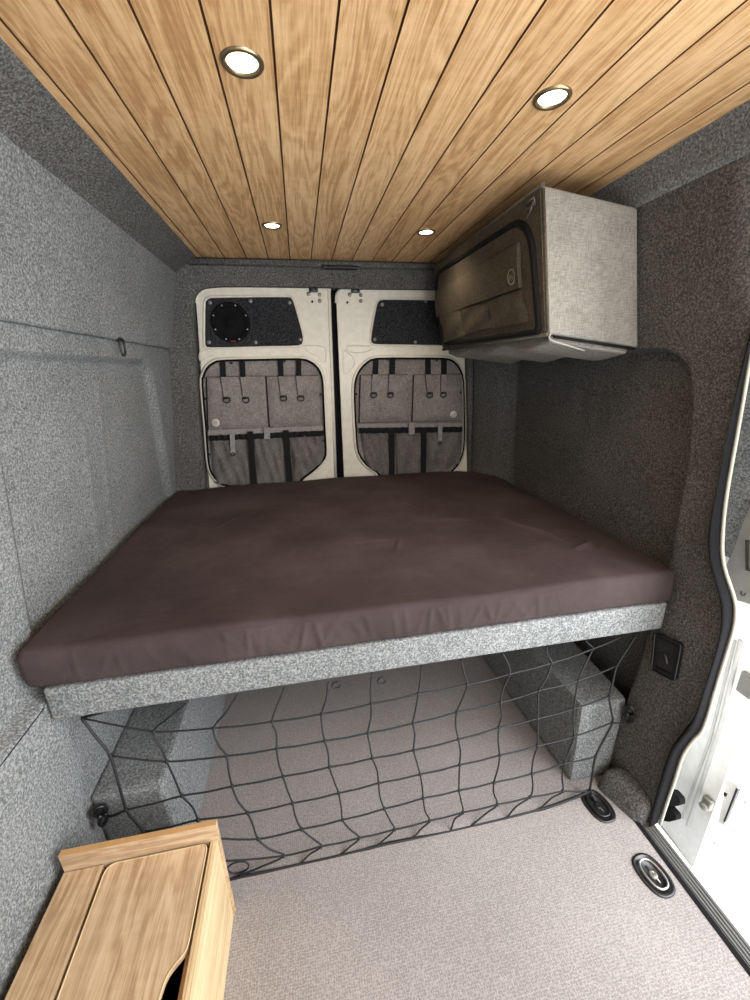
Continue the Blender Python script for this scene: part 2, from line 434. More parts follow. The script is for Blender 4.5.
# --- right wall with the sliding-door edge
def Xs(py): return lerp([(340, 1.09), (600, 1.10), (680, 1.09), (725, 1.07), (755, 1.045), (780, 1.03), (830, 1.02)], py)
felt_px = [(760, 310), (749, 351), (733.5, 412), (723, 463), (713, 511), (709, 538), (711, 562), (719, 592), (722, 612), (719.4, 639), (709, 675), (697, 711), (685, 729), (671.5, 748), (662.5, 773), (654, 804), (650, 823)]
white_px = [(770, 260), (762, 300), (750, 345), (735, 430), (723, 500), (719.5, 545), (722, 568), (731, 596), (733, 612), (730, 632), (715, 681), (701.5, 726), (691, 739), (680.5, 755), (673, 778), (664, 804), (657, 826)]
felt_c = [onX(a, b, Xs(b)-0.03) for a, b in felt_px]
white_c = [onX(a, b, Xs(b)) for a, b in white_px]
felt_c = smooth_path(felt_c, 4); white_c = smooth_path(white_c, 4)
felt_c[-1].z = 0; white_c[-1].z = -0.015
ftab = sorted([(p.z, p.y, p.x) for p in felt_c]); fY = [(a, b) for a, b, c in ftab]; fX = [(a, c) for a, b, c in ftab]
RP = [(0, 1.09), (0.6, 1.092), (0.8, 1.087), (1.2, 1.076), (1.45, 1.062), (1.819, 0.985), (1.84, .980)]
PL = [(0, 0.997), (0.1, 1.005), (0.3, 1.043), (0.45, 1.058), (0.62, 1.074), (0.75, 1.086)]
def right_x(y, z):
    x = lerp(RP, z)
    if z < 0.75:
        k = 1-sst(0.915, 0.94, y); x = x + (min(x, lerp(PL, z))-x)*k
    ye = lerp([(0.6, .925), (1.1, .93), (1.3, .955), (1.44, 1.0)], z)
    d = min(sst(ye-.004, ye+.016, y), 1-sst(1.430, 1.446, z), sst(.6, .64, z), 1-sst(1.98, 2.02, y))
    cy, cz = ye+0.09, 1.44-0.09
    if y < cy and z > cz: d = min(d, 1-sst(.076, .094, math.hypot(y-cy, z-cz)))
    x += 0.042*d
    if z > .6:
        for yy in (1.40, 1.50): x -= 0.004*math.exp(-((y-yy)/.012)**2)*(1-sst(1.3, 1.38, z))
    k = sst(1.99, 2.02, y)*(1-sst(1.45, 1.6, z)); x -= k*(0.02+0.075*sst(2.0, 2.2, y))
    return x
zs = sorted(set([0, .03, .06, .09, .12, .16, .2, .25, .3, .35, .4, .45, .5, .55, .6, .63, .66, .7, .74] + [.78+.02*i for i in range(32)] + [1.41, 1.425, 1.43, 1.434, 1.438, 1.442, 1.446, 1.455, 1.47, 1.5, 1.55, 1.6, 1.65, 1.7, 1.75, 1.819, 1.84]))
us = [0, .012, .025, .04, .06] + [.07+.006*i for i in range(34)] + [.28+.012*i for i in range(10)] + [.42+.03*i for i in range(22)] + [1.1+.02*i for i in range(6)]
us = [u/1.21 for u in us] + [1.0]
mb = MB()
def rw(u, z):
    y0, x0 = lerp(fY, z), lerp(fX, z)
    y = y0 + (YR-y0)*u
    t = (y-y0)/0.07
    xb = right_x(y, z)
    if t < 1:
        e = (1-t)
        xb = xb + (x0 - right_x(y0, z))*(1-math.sqrt(max(0, 1-e*e)))*1.0 if True else xb
    return (xb, y, z)
mb.grid(rw, 0, 0, us=us, vs_=zs)
wr = struct('wall_right', mb, M_felt_shade, recalc=False)
mb = MB(); cv = [(0.984, 1.822), (0.979, 1.824), (0.974, 1.85), (0.967, 1.885), (.955, 1.9125)]
mb.grid(lambda y, s: (cv[int(s)][0], y, cv[int(s)][1]), 0, 0, us=[YF, 0, .8, 1.6, YR], vs_=list(range(5)))
obj('coving', mb, M_felt, wr, recalc=False)
mb = MB().grid(lambda y, z: (lerp(RP, z), y, z), 0, 0, us=[YF, 0, lerp(fY, 1.84)], vs_=[1.74, 1.78, 1.84]); obj('door_header', mb, M_felt_shade, wr, recalc=False)
# carpeted foot at the bottom of the pillar
def footwarp(p):
    t = p.z/0.12
    if t > 0: p.x += 0.035*t
    p.x += 0.045*(0.845-p.y)/0.135
    return p
mb = MB().rbox((0.908, 0.71, -0.03), (0.985, 0.850, 0.080), 0.026, (3, 4, 3), 4, footwarp); obj('pillar_foot', mb, M_felt_shade, wr)
# outside body skin so that no light leaks in beside the pillars
mb = MB().box((1.165, 0.98, -.2), (1.18, YR+.3, 1.95)); obj('body_skin', mb, M_whiteout, wr)
mb = MB().box((-.82, YF, -.2), (-.80, YR+.3, 1.95)); obj('body_skin', mb, M_whiteout, wl)

# seal and painted flange along the door opening
mb = MB(); n = len(felt_c)
lenw = len(white_c)
def resample(c, n):
    d = [0]
    for a, b in zip(c, c[1:]): d.append(d[-1]+(b-a).length)
    out = []
    for i in range(n):
        s = d[-1]*i/(n-1)
        for j in range(len(c)-1):
            if s <= d[j+1] or j == len(c)-2:
                t = (s-d[j])/max(1e-9, d[j+1]-d[j]); out.append(c[j].lerp(c[j+1], min(1, t))); break
    return out
# pair the two curves by nearest height
wtab = sorted([(p.z, p.x, p.y) for p in white_c])
def white_at(z): return Vector((lerp([(a, b) for a, b, c in wtab], z), lerp([(a, c) for a, b, c in wtab], z), z))
def felt_at(z): return Vector((lerp(fX, z), lerp(fY, z), z))
zz = [1.76-1.76*i/120 for i in range(121)]
prof = [(0, 0), (.12, -.010), (.35, -.017), (.6, -.013), (.8, -.004), (1.0, 0.0)]
mb.grid(lambda z, s: (felt_at(z).lerp(white_at(z), prof[int(s)][0]) + Vector((prof[int(s)][1], prof[int(s)][1]*.3, 0))), 0, 0, us=zz, vs_=list(range(6)))
struct('trim_1', mb, M_rubber, recalc=False)
mb = MB().tube([white_at(z) + Vector((0.004, -0.004, 0)) for z in zz], 0.0048, 8); struct('trim_2', mb, plain('flange_paint', (0.42, 0.41, 0.35), .4))
# body return behind the flange
mb = MB().grid(lambda z, s: white_at(z) + Vector((0.008+0.05*s, 0.0+.12*s, 0)), 0, 0, us=zz, vs_=[0, 1]); struct('trim_3', mb, M_whiteout, recalc=False)

# sill: black edge, ribbed step
mb = MB().box((0.952, YF, -.03), (0.966, 0.74, 0.002)); struct('trim_4', mb, M_rubber)
mb = MB().box((0.966, YF, -.05), (1.018, 0.78, -.012))
for i in range(5): mb.box((0.969+.0098*i, YF, -.013), (0.974+.0098*i, 0.78, -.0095))
struct('trim_5', mb, M_strip)

# --- rear wall: carpet frame round the rear doors
YD = 2.26
L_out = [(208.5, 500), (208, 480), (203, 420), (198.5, 345), (197, 312), (198.5, 299), (204, 292), (214, 289.5), (240, 288.5), (290, 289), (330, 289.5)]
door_l = [onY(a-4, b-2.5, YR+.02) for a, b in L_out]
top = [onY(a, 288+(a-330)*.012, YR+.02) for a in (345, 380, 420, 440, 452)]
right = [onY(a, b, YR+.02) for a, b in ((459, 294.5), (464, 302), (466, 315), (467.5, 361), (468.5, 420), (469.5, 467), (470, 500))]
inner = smooth_path(door_l + top + right, 2)
mb = MB()
outl = []
for p in inner:
    if (p.x < -.3 and p.z < 1.6): q = Vector((-0.80, YR, p.z))
    elif p.x < -.38: q = Vector((-0.80 if p.z < 1.74 else -0.6, YR, max(p.z, 1.75) + (.2 if p.z > 1.74 else 0)))
    elif p.x > .95 or p.z < 1.6: q = Vector((1.2, YR, p.z))
    elif p.x > .85: q = Vector((1.2, YR, 1.9))
    else: q = Vector((p.x, YR, 1.95))
    outl.append(q)
n = len(inner)
low_i = [Vector((inner[0].x-.02, YR+.02, 0.0)), Vector((inner[-1].x+.02, YR+.02, 0.0))]
inner = [low_i[0]] + inner + [low_i[1]]; outl = [Vector((-0.8, YR, 0))] + outl + [Vector((1.2, YR, 0))]
n = len(inner)
vs = outl + inner + [Vector((p.x, YD+.03, p.z)) for p in inner]
fs = [(i, i+1, n+i+1, n+i) for i in range(n-1)] + [(n+i, n+i+1, 2*n+i+1, 2*n+i) for i in range(n-1)]
mb.add(vs, fs, False)
wrr = struct('wall_rear', mb, M_felt_shade, recalc=False)
# padded header lip under the end of the planks
mb = MB().tube([(-.46, YR-.004, 1.893), (0.2, YR-.004, 1.893), (0.96, YR-.004, 1.893)], 0.016, 10); obj('header_roll', mb, M_felt_shade, wrr)
mb = MB().box((-.9, YD+.07, -.1), (1.3, YD+.09, 1.95)); obj('rear_skin', mb, M_whiteout, wrr)

# --- rear doors
def cl(u, v): return (190+u/4.762, 280+v/4.762)
def cr(u, v): return (325+u/4.762, 280+v/4.762)
def PY(pts, y): return [onY(a, b, y) for a, b in pts]
win_l = [cl(*p) for p in [(68, 125), (72, 98), (92, 82), (130, 79), (300, 77), (462, 77), (484, 84), (498, 108), (520, 185), (541, 268), (538, 298), (518, 316), (400, 319), (250, 323), (95, 326), (74, 318), (67, 300), (67, 210)]]
win_r = [cr(*p) for p in [(243, 118), (256, 97), (278, 89), (420, 90), (600, 93), (660, 95), (682, 104), (690, 125), (690, 210), (690, 295), (680, 312), (655, 318), (540, 315), (390, 312), (250, 310), (226, 304), (215, 285), (226, 205)]]
ap_l = [cl(*p) for p in [(55, 500), (60, 455), (78, 415), (112, 388), (160, 378), (340, 374), (520, 371), (575, 384), (612, 415), (634, 465), (640, 560), (646, 700), (652, 810), (645, 850), (605, 898), (545, 945), (490, 975), (190, 985), (135, 962), (100, 920), (84, 860), (72, 700)]]
ap_r = [cr(*p) for p in [(134, 520), (140, 470), (160, 425), (195, 388), (245, 369), (400, 368), (560, 369), (612, 384), (645, 425), (660, 480), (664, 620), (664, 760), (655, 830), (630, 885), (590, 925), (560, 945), (300, 950), (240, 915), (190, 880), (152, 820), (143, 740), (136, 620)]]
edge_l = [cl(*p) for p in [(30, 110), (34, 68), (60, 45), (110, 40), (400, 42), (655, 46), (661, 60)]] + [(335.5, 478)]
edge_r = [cr(*p) for p in [(55, 110), (57, 70), (80, 50), (130, 45), (400, 48), (600, 52)]] + [(462, 293), (470, 310), (471, 361), (472, 470)]
def door(name, edge, win, ap, xb0, xb1, thick):
    e = PY(edge, YD)
    e = e + [Vector((xb1, YD, 0.06)), Vector((xb0, YD, 0.06))]
    mb = MB().prism(e, (0, 0.03, 0), holes=[PY(win, YD), PY(ap, YD)])
    # rolled lips round both cut-outs
    mb.tube(smooth_path(PY(win, YD-.001), 2, True), 0.006, 6, True)
    mb.tube(smooth_path(PY(ap, YD-.001), 2, True), 0.011, 6, True)
    mb.tube(smooth_path(PY(edge, YD+.004), 2), 0.010, 8)
    return mb
mbl = door('door_1', edge_l, win_l, ap_l, -.60, .205, .03)
mbr = door('door_2', edge_r, win_r, ap_r, .215, 1.0, .03)
def emboss(mb, pts, r):
    mb.tube(smooth_path(PY(pts, YD-.0005), 2, True), r, 6, True)
emboss(mbl, [cl(*p) for p in [(548, 315), (640, 318), (645, 385), (625, 388), (608, 360), (570, 345)]], .003)
emboss(mbl, [cl(*p) for p in [(48, 342), (110, 338), (120, 350), (85, 368), (48, 385)]], .003)
emboss(mbr, [cr(*p) for p in [(108, 312), (215, 316), (222, 328), (180, 345), (120, 342)]], .003)
emboss(mbr, [cr(*p) for p in [(88, 345), (105, 343), (146, 388), (112, 440), (90, 440)]], .003)
mbl.prism(PY([cl(*p) for p in [(556, 48), (646, 48), (648, 124), (560, 122)]], YD-.004), (0, .01, 0))
mbr.prism(PY([cr(*p) for p in [(95, 50), (190, 50), (205, 110), (185, 135), (95, 125)]], YD-.004), (0, .01, 0))
d1 = struct('door_1', mbl, M_white, bevel=0); d2 = struct('door_2', mbr, M_white)
def fit_doors(d, cc, bolts, small, latch, win, screws):
    for u, v in bolts:
        p = onY(*cc(u, v), YD-.004); obj('bolt', MB().lathe(p, (0, -1, 0), [(.0095, 0), (.0095, .003), (.006, .006), (0, .006)], 10), M_bolt, d)
    p = onY(*cc(*small), YD-.004); obj('bolt_hole', MB().lathe(p, (0, -1, 0), [(.006, 0), (.006, .001), (0, .001)], 10), M_black, d)
    p = onY(*cc(*latch), YD-.012)
    m = MB().rbox(p-Vector((.022, .006, .014)), p+Vector((.022, .012, .014)), .004, (1, 1, 1), 2)
    m.tube([p+Vector((-.012, -.006, -.006)), p+Vector((-.012, -.012, .012))], .005, 8).tube([p+Vector((.012, -.006, -.006)), p+Vector((.012, -.012, .012))], .005, 8)
    obj('latch_catch', m, M_black, d)
    w = obj('window_panel', MB().prism(PY(win, YD+.003), (0, .012, 0)), M_felt_dark, d)
    for u, v in screws:
        p = onY(*cc(u, v), YD+.003); obj('screw', MB().lathe(p, (0, -1, 0), [(.010, 0), (.009, .003), (.004, .0045), (0, .0045)], 12), M_bolt, w)
fit_doors(d1, cl, [(565, 67), (617, 70), (618, 100)], (582, 103), (588, 44), win_l, [(95, 108), (288, 100), (475, 108), (90, 297), (313, 297), (525, 283)])
fit_doors(d2, cr, [(118, 70), (170, 72), (170, 100)], (106, 107), (145, 47), win_r, [(272, 117), (237, 283), (430, 296), (480, 100)])
for d, ap in ((d1, ap_l), (d2, ap_r)):
    obj('door_cavity', MB().prism(PY(ap, YD+.022), (0, .006, 0)), M_black, d)
# black rubber edge between the doors
mb = MB().tube([onY(332.3, 292, YD+.012), onY(338.6, 478, YD+.012)], .010, 8); struct('trim_6', mb, M_rubber)
mb = MB().box((.10, YD+.03, .05), (.30, YD+.045, 1.80)); struct('trim_7', mb, M_rubber)

# speaker
c = onY(*cl(195, 203), YD+.001); R = (onY(*cl(288, 203), YD).x - onY(*cl(102, 203), YD).x)/2
sp = thing('door_speaker', 'round black loudspeaker with red badge set in left rear door panel', 'speaker', c)
obj('frame_ring', MB().lathe(c, (0, -1, 0), [(R*1.0, -.001), (R*1.0, .006), (R*.97, .010), (R*.82, .010), (R*.78, .004), (R*.76, -.001)], 40), M_rubber, sp)
obj('surround', MB().lathe(c, (0, -1, 0), [(R*.79, .002), (R*.72, .009), (R*.65, .002)], 40), M_rubber, sp)
obj('cone', MB().lathe(c, (0, -1, 0), [(R*.66, .003), (R*.3, -.0005), (R*.26, .004), (R*.14, .010), (0, .012)], 40), M_rubber, sp)
for k in range(8):
    a = PI/8 + k*PI/4
    p = c + Vector((math.cos(a)*R*.89, -.010, math.sin(a)*R*.89)); obj('screw', MB().lathe(p, (0, -1, 0), [(.0045, -.001), (.0045, .002), (0, .0025)], 8), M_steel, sp)
p = c + Vector((.002, -.009, -R*.93)); obj('badge', MB().rbox(p-Vector((.013, .004, .003)), p+Vector((.013, .003, .003)), .002), M_red, sp)

# ------------------------------------------------------------------ organisers hanging in the doors
YO = YD-.001
def quad(cc, pts, y, d, mb=None):
    return (mb or MB()).prism([onY(*cc(u, v), y) for u, v in pts], (0, d, 0))
def organiser(cc, ap, flaps, straps, rings, badge, band, elastic, lows, blk, hang, label, snaps):
    c0 = onY(*cc(*badge), YO)
    cx = sum(p[0] for p in ap)/len(ap)
    base = onY(cx, 478, YO)
    t = thing('door_organiser', label, 'organiser', base, 'fabric organisers in the rear doors')
    ins = PY(ap, YO+.008)
    cen = sum(ins, Vector())/len(ins)
    ins = [cen + (p-cen)*0.985 for p in ins]
    obj('backing', MB().prism(ins, (0, .008, 0)), M_bag, t)
    obj('edge_piping', MB().tube(smooth_path([Vector((p.x, YO-.004, p.z)) for p in ins], 2, True), .0075, 8, True), M_rubber, t)
    for f in flaps:
        pts = [onY(*cc(u, v), YO-.002) for u, v in f]
        # soft pouch: bulged grid
        a, b, c_, d = pts
        m = MB()
        def fn(u, v, a=a, b=b, c_=c_, d=d):
            p = a.lerp(b, u).lerp(d.lerp(c_, u), v)
            e = min(u, 1-u, v*1.0, 1-v)
            bul = .014*min(1, e/.12)**.5 + .003*math.sin(u*9+v*4)*min(1, e/.1)
            return p + Vector((0, -bul, 0))
        m.grid(fn, 14, 14); fl = obj('pocket_flap', m, M_bag, t, recalc=False)
        m = MB().tube([fn(0, v/8)+Vector((-.002, .002, 0)) for v in range(9)], .004, 6); obj('flap_edge', m, M_web, fl)
        [obj('hem', MB().tube([fn(u/8, q)+Vector((0, -.001, 0)) for u in range(9)], .0022, 6), M_bag2, fl) for q in (0, 1)]
    for (x0, y0, xm, ym, x1, y1) in straps:
        w = 13
        m = quad(cc, [(x0-w, y0), (x0+w, y0), (xm+w, ym), (xm-w, ym)], YO-.006, .004); s = obj('strap', m, M_web, t)
        m = quad(cc, [(xm-w, ym), (xm+w, ym), (x1+w-2, y1), (x1-w+2, y1)], YO-.024, .004); obj('strap_end', m, M_bag, s)
        m = quad(cc, [(xm-w-3, ym), (xm-w+3, ym), (x1-w+2, y1), (x1-w-1, y1)], YO-.0225, .003); obj('strap_shadow_edge', m, M_web, s)
    for u, v in rings:
        p = onY(*cc(u, v), YO-.026)
        m = MB().tube([p+Vector((math.cos(a)*.017, 0, math.sin(a)*.014-.002)) for a in [2*PI*k/16 for k in range(16)]], .0034, 6, True)
        m.tube([p+Vector((-.017, -.001, .008)), p+Vector((.017, -.001, .008))], .005, 6)
        obj('buckle_ring', m, M_black, t)
    p = onY(*cc(*badge), YO-.019)
    b = obj('badge', MB().lathe(p, (0, -1, 0), [(.0195, -.006), (.0195, .001), (.018, .002), (0, .002)], 28), M_badge, t)
    m = MB().tube([p+Vector((math.cos(a)*.0125, -.0025, math.sin(a)*.0125)) for a in [2*PI*k/20 for k in range(20)]], .0012, 5, True)
    m.tube(smooth_path([p+Vector(q) for q in ((-.006, -.0028, -.005), (-.001, -.0028, .006), (.001, -.0028, -.001), (.006, -.0028, .005), (.004, -.0028, -.005))], 2), .0012, 5)
    obj('emblem', m, M_bolt, b)
    obj('band', quad(cc, band, YO-.006, .006), M_band, t)
    mx = (band[0][0]+band[1][0])/2+8; my = (band[0][1]+band[1][1])/2
    obj('centre_tab', quad(cc, [(mx-14, my-2), (mx+14, my-3), (mx+14, my+52), (mx-14, my+53)], YO-.033, .004), M_band, t)
    # gathered black elastic
    (ux0, v0), (ux1, v1) = elastic
    m = MB()
    def fe(u, v):
        p = onY(*cc(ux0+(ux1-ux0)*u, v0+(v1-v0)*u + 26*v), YO-.020)
        return p + Vector((0, -.007*abs(math.sin(u*60)) - .004*math.sin(v*PI), .0008*math.sin(u*77)))
    m.grid(fe, 300, 3); obj('elastic_edge', m, M_web, t, recalc=False)
    for k, f in enumerate(lows):
        a, b_, c_, d = [onY(*cc(u, v), YO-.002) for u, v in f]
        ph = k*1.7
        def fn(u, v, a=a, b_=b_, c_=c_, d=d, ph=ph):
            p = a.lerp(b_, u).lerp(d.lerp(c_, u), v)
            e = min(1, min(u, 1-u)/.1)
            return p + Vector((0, -(.012+.012*v*(1-v) + .007*math.sin(u*11+v*6+ph) + .004*math.sin(u*23-v*9+ph))*e, 0))
        m = MB().grid(fn, 24, 16); obj('mesh_pocket', m, M_bag2, t, recalc=False)
    for f in blk:
        obj('black_strap', quad(cc, f, YO-.030, .004), M_web, t)
    m = quad(cc, hang, YO-.032, .004); h = obj('hanging_strap', m, M_band, t)
    u, v = (hang[2][0]+hang[3][0])/2, hang[2][1]
    p = onY(*cc(u, v), YO-.034)
    obj('clip', MB().tube([p+Vector((math.cos(a)*.010, 0, math.sin(a)*.008)) for a in [2*PI*k/12 for k in range(12)]], .003, 6, True), M_black, h)
    for u, v in snaps:
        p = onY(*cc(u, v), YO-.004); obj('snap', MB().lathe(p, (0, -1, 0), [(.006, -.006), (.006, .004), (0, .005)], 10), M_black, t)
organiser(cl, ap_l,
    [[(80, 462), (356, 457), (372, 705), (88, 718)], [(364, 459), (612, 455), (622, 693), (380, 702)]],
    [(155, 384, 158, 462, 172, 555), (247, 380, 252, 462, 263, 553), (430, 378, 433, 459, 443, 548), (517, 377, 517, 457, 526, 548)],
    [(175, 570), (266, 570), (446, 562), (528, 562)], (122, 680),
    [(86, 716), (632, 694), (634, 718), (88, 742)], ((92, 740), (636, 716)),
    [[(95, 756), (285, 748), (300, 975), (115, 965)], [(300, 748), (450, 742), (465, 975), (310, 980)], [(478, 742), (632, 735), (635, 860), (495, 968)]],
    [[(272, 722), (300, 721), (318, 970), (290, 972)], [(442, 716), (470, 715), (490, 965), (462, 968)]],
    [(190, 735), (212, 734), (216, 830), (194, 832)],
    'grey fabric pocket organiser filling the left rear door, badge at its lower left',
    [(198, 396), (452, 386), (72, 565), (622, 545), (372, 718), (92, 830), (635, 765)])
organiser(cr, ap_r,
    [[(170, 452), (394, 450), (400, 672), (164, 680)], [(424, 451), (642, 449), (648, 668), (416, 674)]],
    [(243, 372, 240, 450, 232, 532), (323, 371, 320, 450, 313, 532), (490, 371, 492, 450, 499, 532), (567, 371, 567, 450, 564, 532)],
    [(232, 547), (312, 547), (499, 547), (564, 545)], (612, 640),
    [(155, 684), (655, 682), (655, 702), (157, 706)], ((163, 704), (652, 698)),
    [[(165, 722), (312, 720), (318, 940), (200, 890)], [(335, 720), (465, 720), (468, 945), (340, 945)], [(484, 720), (650, 716), (650, 860), (490, 945)]],
    [[(305, 706), (332, 706), (332, 940), (305, 940)], [(458, 704), (484, 704), (482, 940), (458, 940)]],
    [(538, 688), (560, 688), (556, 775), (540, 775)],
    'grey fabric pocket organiser in the right rear door, badge at its lower right',
    [(302, 378), (532, 384), (150, 542), (645, 535), (398, 690), (150, 765), (645, 770)])

# header catch
a = onY(322, 266.5, YR-.012); b = onY(357, 269.5, YR-.012)
m = MB().rbox((a.x, YR-.030, b.z-.002), (b.x, YR+.003, a.z+.004), .006, (2, 1, 1), 3)
m.rbox((a.x+.03, YR-.036, b.z+.001), (b.x-.03, YR-.028, a.z-.002), .002, (1, 1, 1), 2)
tag(obj('header_catch', m, M_black), 'small black catch strip on the carpeted header above the rear doors', 'catch')

# ------------------------------------------------------------------ bed
bb = thing('bed_base', 'raised bed platform with a light grey carpeted front board under the mattress', 'bed base', (0.2, 0.89, 0.605))
mb = MB().rbox((-0.651, 0.872, 0.607), (1.060, 0.897, 0.701), 0.006, (30, 1, 3), 2); obj('front_board', mb, M_felt, bb)
def bx(x, y): return x
mb = MB().prism([(-.655, .898, .70), (1.05, .898, .70), (1.06, 1.96, .70), (.99, 2.185, .70), (-.66, 2.185, .70)], (0, 0, -.02)); obj('deck', mb, M_rubber, bb)
# mattress
def mwarp(p):
    x, y, z = p
    t = (y-.872)/(2.235-.872)
    xl = -0.684 - .006*sst(0, .12, t) ; xr = 1.070 + .014*t - .106*sst(.80, 1.0, t)
    s = (x+1)/2.0
    x = xl + (xr-xl)*s
    top = (z-.70)/.107
    ym = 2.185 + .036*sst(-.60, -.48, x)*(1-sst(.90, .97, x)); y = .872 + (y-.872)*(ym-.872)/(2.19-.872)
    # soft sag, edge pillow and wrinkles
    if top > .5:
        z += .003*math.sin(x*5+y*3) + .002*math.sin(x*13-y*9)
        for (wx, wy, ang, ln, am) in WR:
            dx, dy = x-wx, y-wy; u = dx*math.cos(ang)+dy*math.sin(ang); v = -dx*math.sin(ang)+dy*math.cos(ang)
            z += 1.6*am*math.exp(-(u/ln)**2)*math.exp(-(v/.010)**2)
    if top < .9 and y < .9:
        y += .0015*math.sin(x*31+z*40)*math.sin(x*7) - .004*math.sin(top*PI)
        for (fx, fs, fa) in FW: y -= fa*math.exp(-((x-fx-fs*(z-.75))/.006)**2)*math.sin(max(0, min(1, top))*PI)
    return Vector((x, y, z))
WR = []; FW = [(-.2+.033*i+random.uniform(-.012, .012), random.uniform(-.9, .9), random.uniform(.0015, .004)) for i in range(26)] + [(random.uniform(-.6, 1), random.uniform(-1, 1), .002) for i in range(14)]
p0 = onZ(583, 548, .807); WR += [(p0.x, p0.y, .5, .03, .006), (p0.x+.03, p0.y+.02, 1.0, .03, .005), (p0.x-.03, p0.y-.01, .2, .025, .005), (p0.x+.05, p0.y-.02, .7, .03, .004)]
for i in range(6):
    p0 = onZ(505+9*i, 521+3*i, .807); WR.append((p0.x, p0.y, 1.9, .045, .0035))
for (a, b) in ((370, 540), (398, 545), (228, 522), (300, 500), (450, 520), (410, 505)):
    p0 = onZ(a, b, .807); WR.append((p0.x, p0.y, random.uniform(0, 3), .06, .003))
mb = MB().rbox((-1, 0.872, 0.702), (1, 2.19, 0.808), 0.018, (340, 230, 6), 4, mwarp)
tag(obj('mattress', mb, M_mat), 'wide mattress in a dark brown fitted cover on the bed platform', 'mattress')

# ------------------------------------------------------------------ wheel arches under the bed
wa = thing('wheel_arch_cover', 'grey carpeted box over the left wheel arch under the bed', 'wheel arch', (-.54, 1.2, 0), 'carpeted wheel arch boxes')
def hexa(A, B):
    vs = list(A)+list(B); return MB().add(vs, [(0, 1, 2, 3), (7, 6, 5, 4), (0, 4, 5, 1), (1, 5, 6, 2), (2, 6, 7, 3), (3, 7, 4, 0)])
m = hexa([(-.6395, .895, 0), (-.437, .875, 0), (-.468, .9, .307), (-.6515, .9, .305)], [(-.6395, 1.95, 0), (-.43, 1.93, 0), (-.465, 1.9, .307), (-.6515, 1.9, .305)])
obj('cover', m, M_felt, wa, bevel=.012)
wb = thing('wheel_arch_cover', 'grey carpeted box over the right wheel arch beside the door pillar', 'wheel arch', (.97, 1.2, 0), 'carpeted wheel arch boxes')
m = hexa([(.832, .872, 0), (.985, .872, 0), (1.030, .905, .305), (.856, .905, .305)], [(.79, 1.95, 0), (1.085, 1.95, 0), (1.085, 1.9, .305), (.83, 1.9, .305)])
obj('cover', m, M_felt, wb, bevel=.016)

# ------------------------------------------------------------------ overhead locker bag
A = Vector((.678, 1.158, 1.859)); B = Vector((.74, 1.158, 1.489)); C = Vector((1.060, 1.158, 1.447)); D = Vector((.978, 1.158, 1.819)); LEN = 0.915
dn = (B-A); rt = (D-A); ey = Vector((0, 1, 0))
nf = dn.cross(ey).normalized()
if nf.x > 0: nf = -nf
lk = thing('overhead_locker', 'grey fabric overhead locker bag with dark zip front fixed high on the right wall', 'locker', (0.87, 1.6, 1.45))
def lwarp(p):
    s, t, l = p       # s depth 0..1, t down 0..1, l along
    top_ = A.lerp(D, s); bot_ = B.lerp(C, s); q = top_.lerp(bot_, t); q = q + ey*l
    return q
def boxwarp(p):
    return lwarp((p.x/0.32, p.z/0.375, p.y)) + Vector((0, 0, 0))
mb = MB().rbox((0.0, 0, 0), (.32, LEN, .375), .010, (8, 16, 8), 3, boxwarp); obj('shell', mb, M_box, lk)
def bx_(u, v): return (425+u/3.3333, 175+v/3.3333)
def FP(u, v, off): return onP(*bx_(u, v), A + nf*off, nf)
# dark front cloth covering the whole left face
cor = [lwarp((0, .012, .008))+nf*.004, lwarp((0, .988, .008))+nf*.004, lwarp((0, .988, LEN-.01))+nf*.004, lwarp((0, .012, LEN-.01))+nf*.004]
obj('front_cloth', MB().prism(arc_poly(cor, .015), -nf*.008), M_boxf, lk)
# zipped front panel with its black gutter
gl = arc_poly([FP(352, 128, .006), FP(383, 522, .006), lwarp((0, .93, LEN-.03))+nf*.006, lwarp((0, .09, LEN-.03))+nf*.006], [.11, .02, .05, .09], 10)
z = obj('zip_gutter', MB().tube(gl, .0095, 8, True, flat=1), M_web, lk)
cen = sum(gl, Vector())/len(gl)
pn = obj('front_panel', MB().prism([cen+(p-cen)*.955+nf*.002 for p in gl], -nf*.006), M_boxf, lk)
fl = [FP(308, 226, .018), FP(312, 376, .022), FP(38, 474, .016), FP(34, 388, .012)]
m = MB()
m.grid(lambda u, v: fl[0].lerp(fl[3], u).lerp(fl[1].lerp(fl[2], u), v) + nf*(.004*math.sin(v*PI) + .003*math.sin(u*14+v*2)*v), 24, 8)
m.grid(lambda u, v: fl[0].lerp(fl[3], u).lerp(fl[1].lerp(fl[2], u), 1) + nf*(.003*math.sin(u*14+2) - .012*v), 24, 1)
m.grid(lambda u, v: fl[0].lerp(fl[1], u) - nf*(.014*v) + nf*(.004*math.sin(u*PI)), 6, 1)
fo = obj('pocket_flap', m, M_boxf, pn, recalc=False)
for q in ([(48, 470), (118, 448), (135, 533), (66, 560)], [(122, 450), (208, 424), (220, 508), (138, 530)], [(212, 424), (322, 382), (346, 488), (226, 512)]):
    a, b, c_, d = [FP(u, v, .010) for u, v in q]
    m = MB().grid(lambda u, v: a.lerp(b, u).lerp(d.lerp(c_, u), v) + nf*(.012*math.sin(u*PI)**.5 if 0 < u < 1 else 0)*(1-.3*v) + nf*.003*math.sin(v*8+u*5), 12, 8); obj('pocket', m, M_boxf, pn, recalc=False)
e = FP(288, 340, .0245)
er = dn.normalized()
ring = lambda r, o: [e + nf*o + (ey*math.cos(t) + er*math.sin(t))*r for t in [2*PI*k/24 for k in range(24)]]
m = MB().tube(ring(.021, 0), .0022, 6, True).tube(smooth_path([e + ey*x + er*y_ for x, y_ in ((-.009, .009), (-.003, -.009), (.002, .003), (.008, -.008), (.007, .009))], 2), .0018, 5)
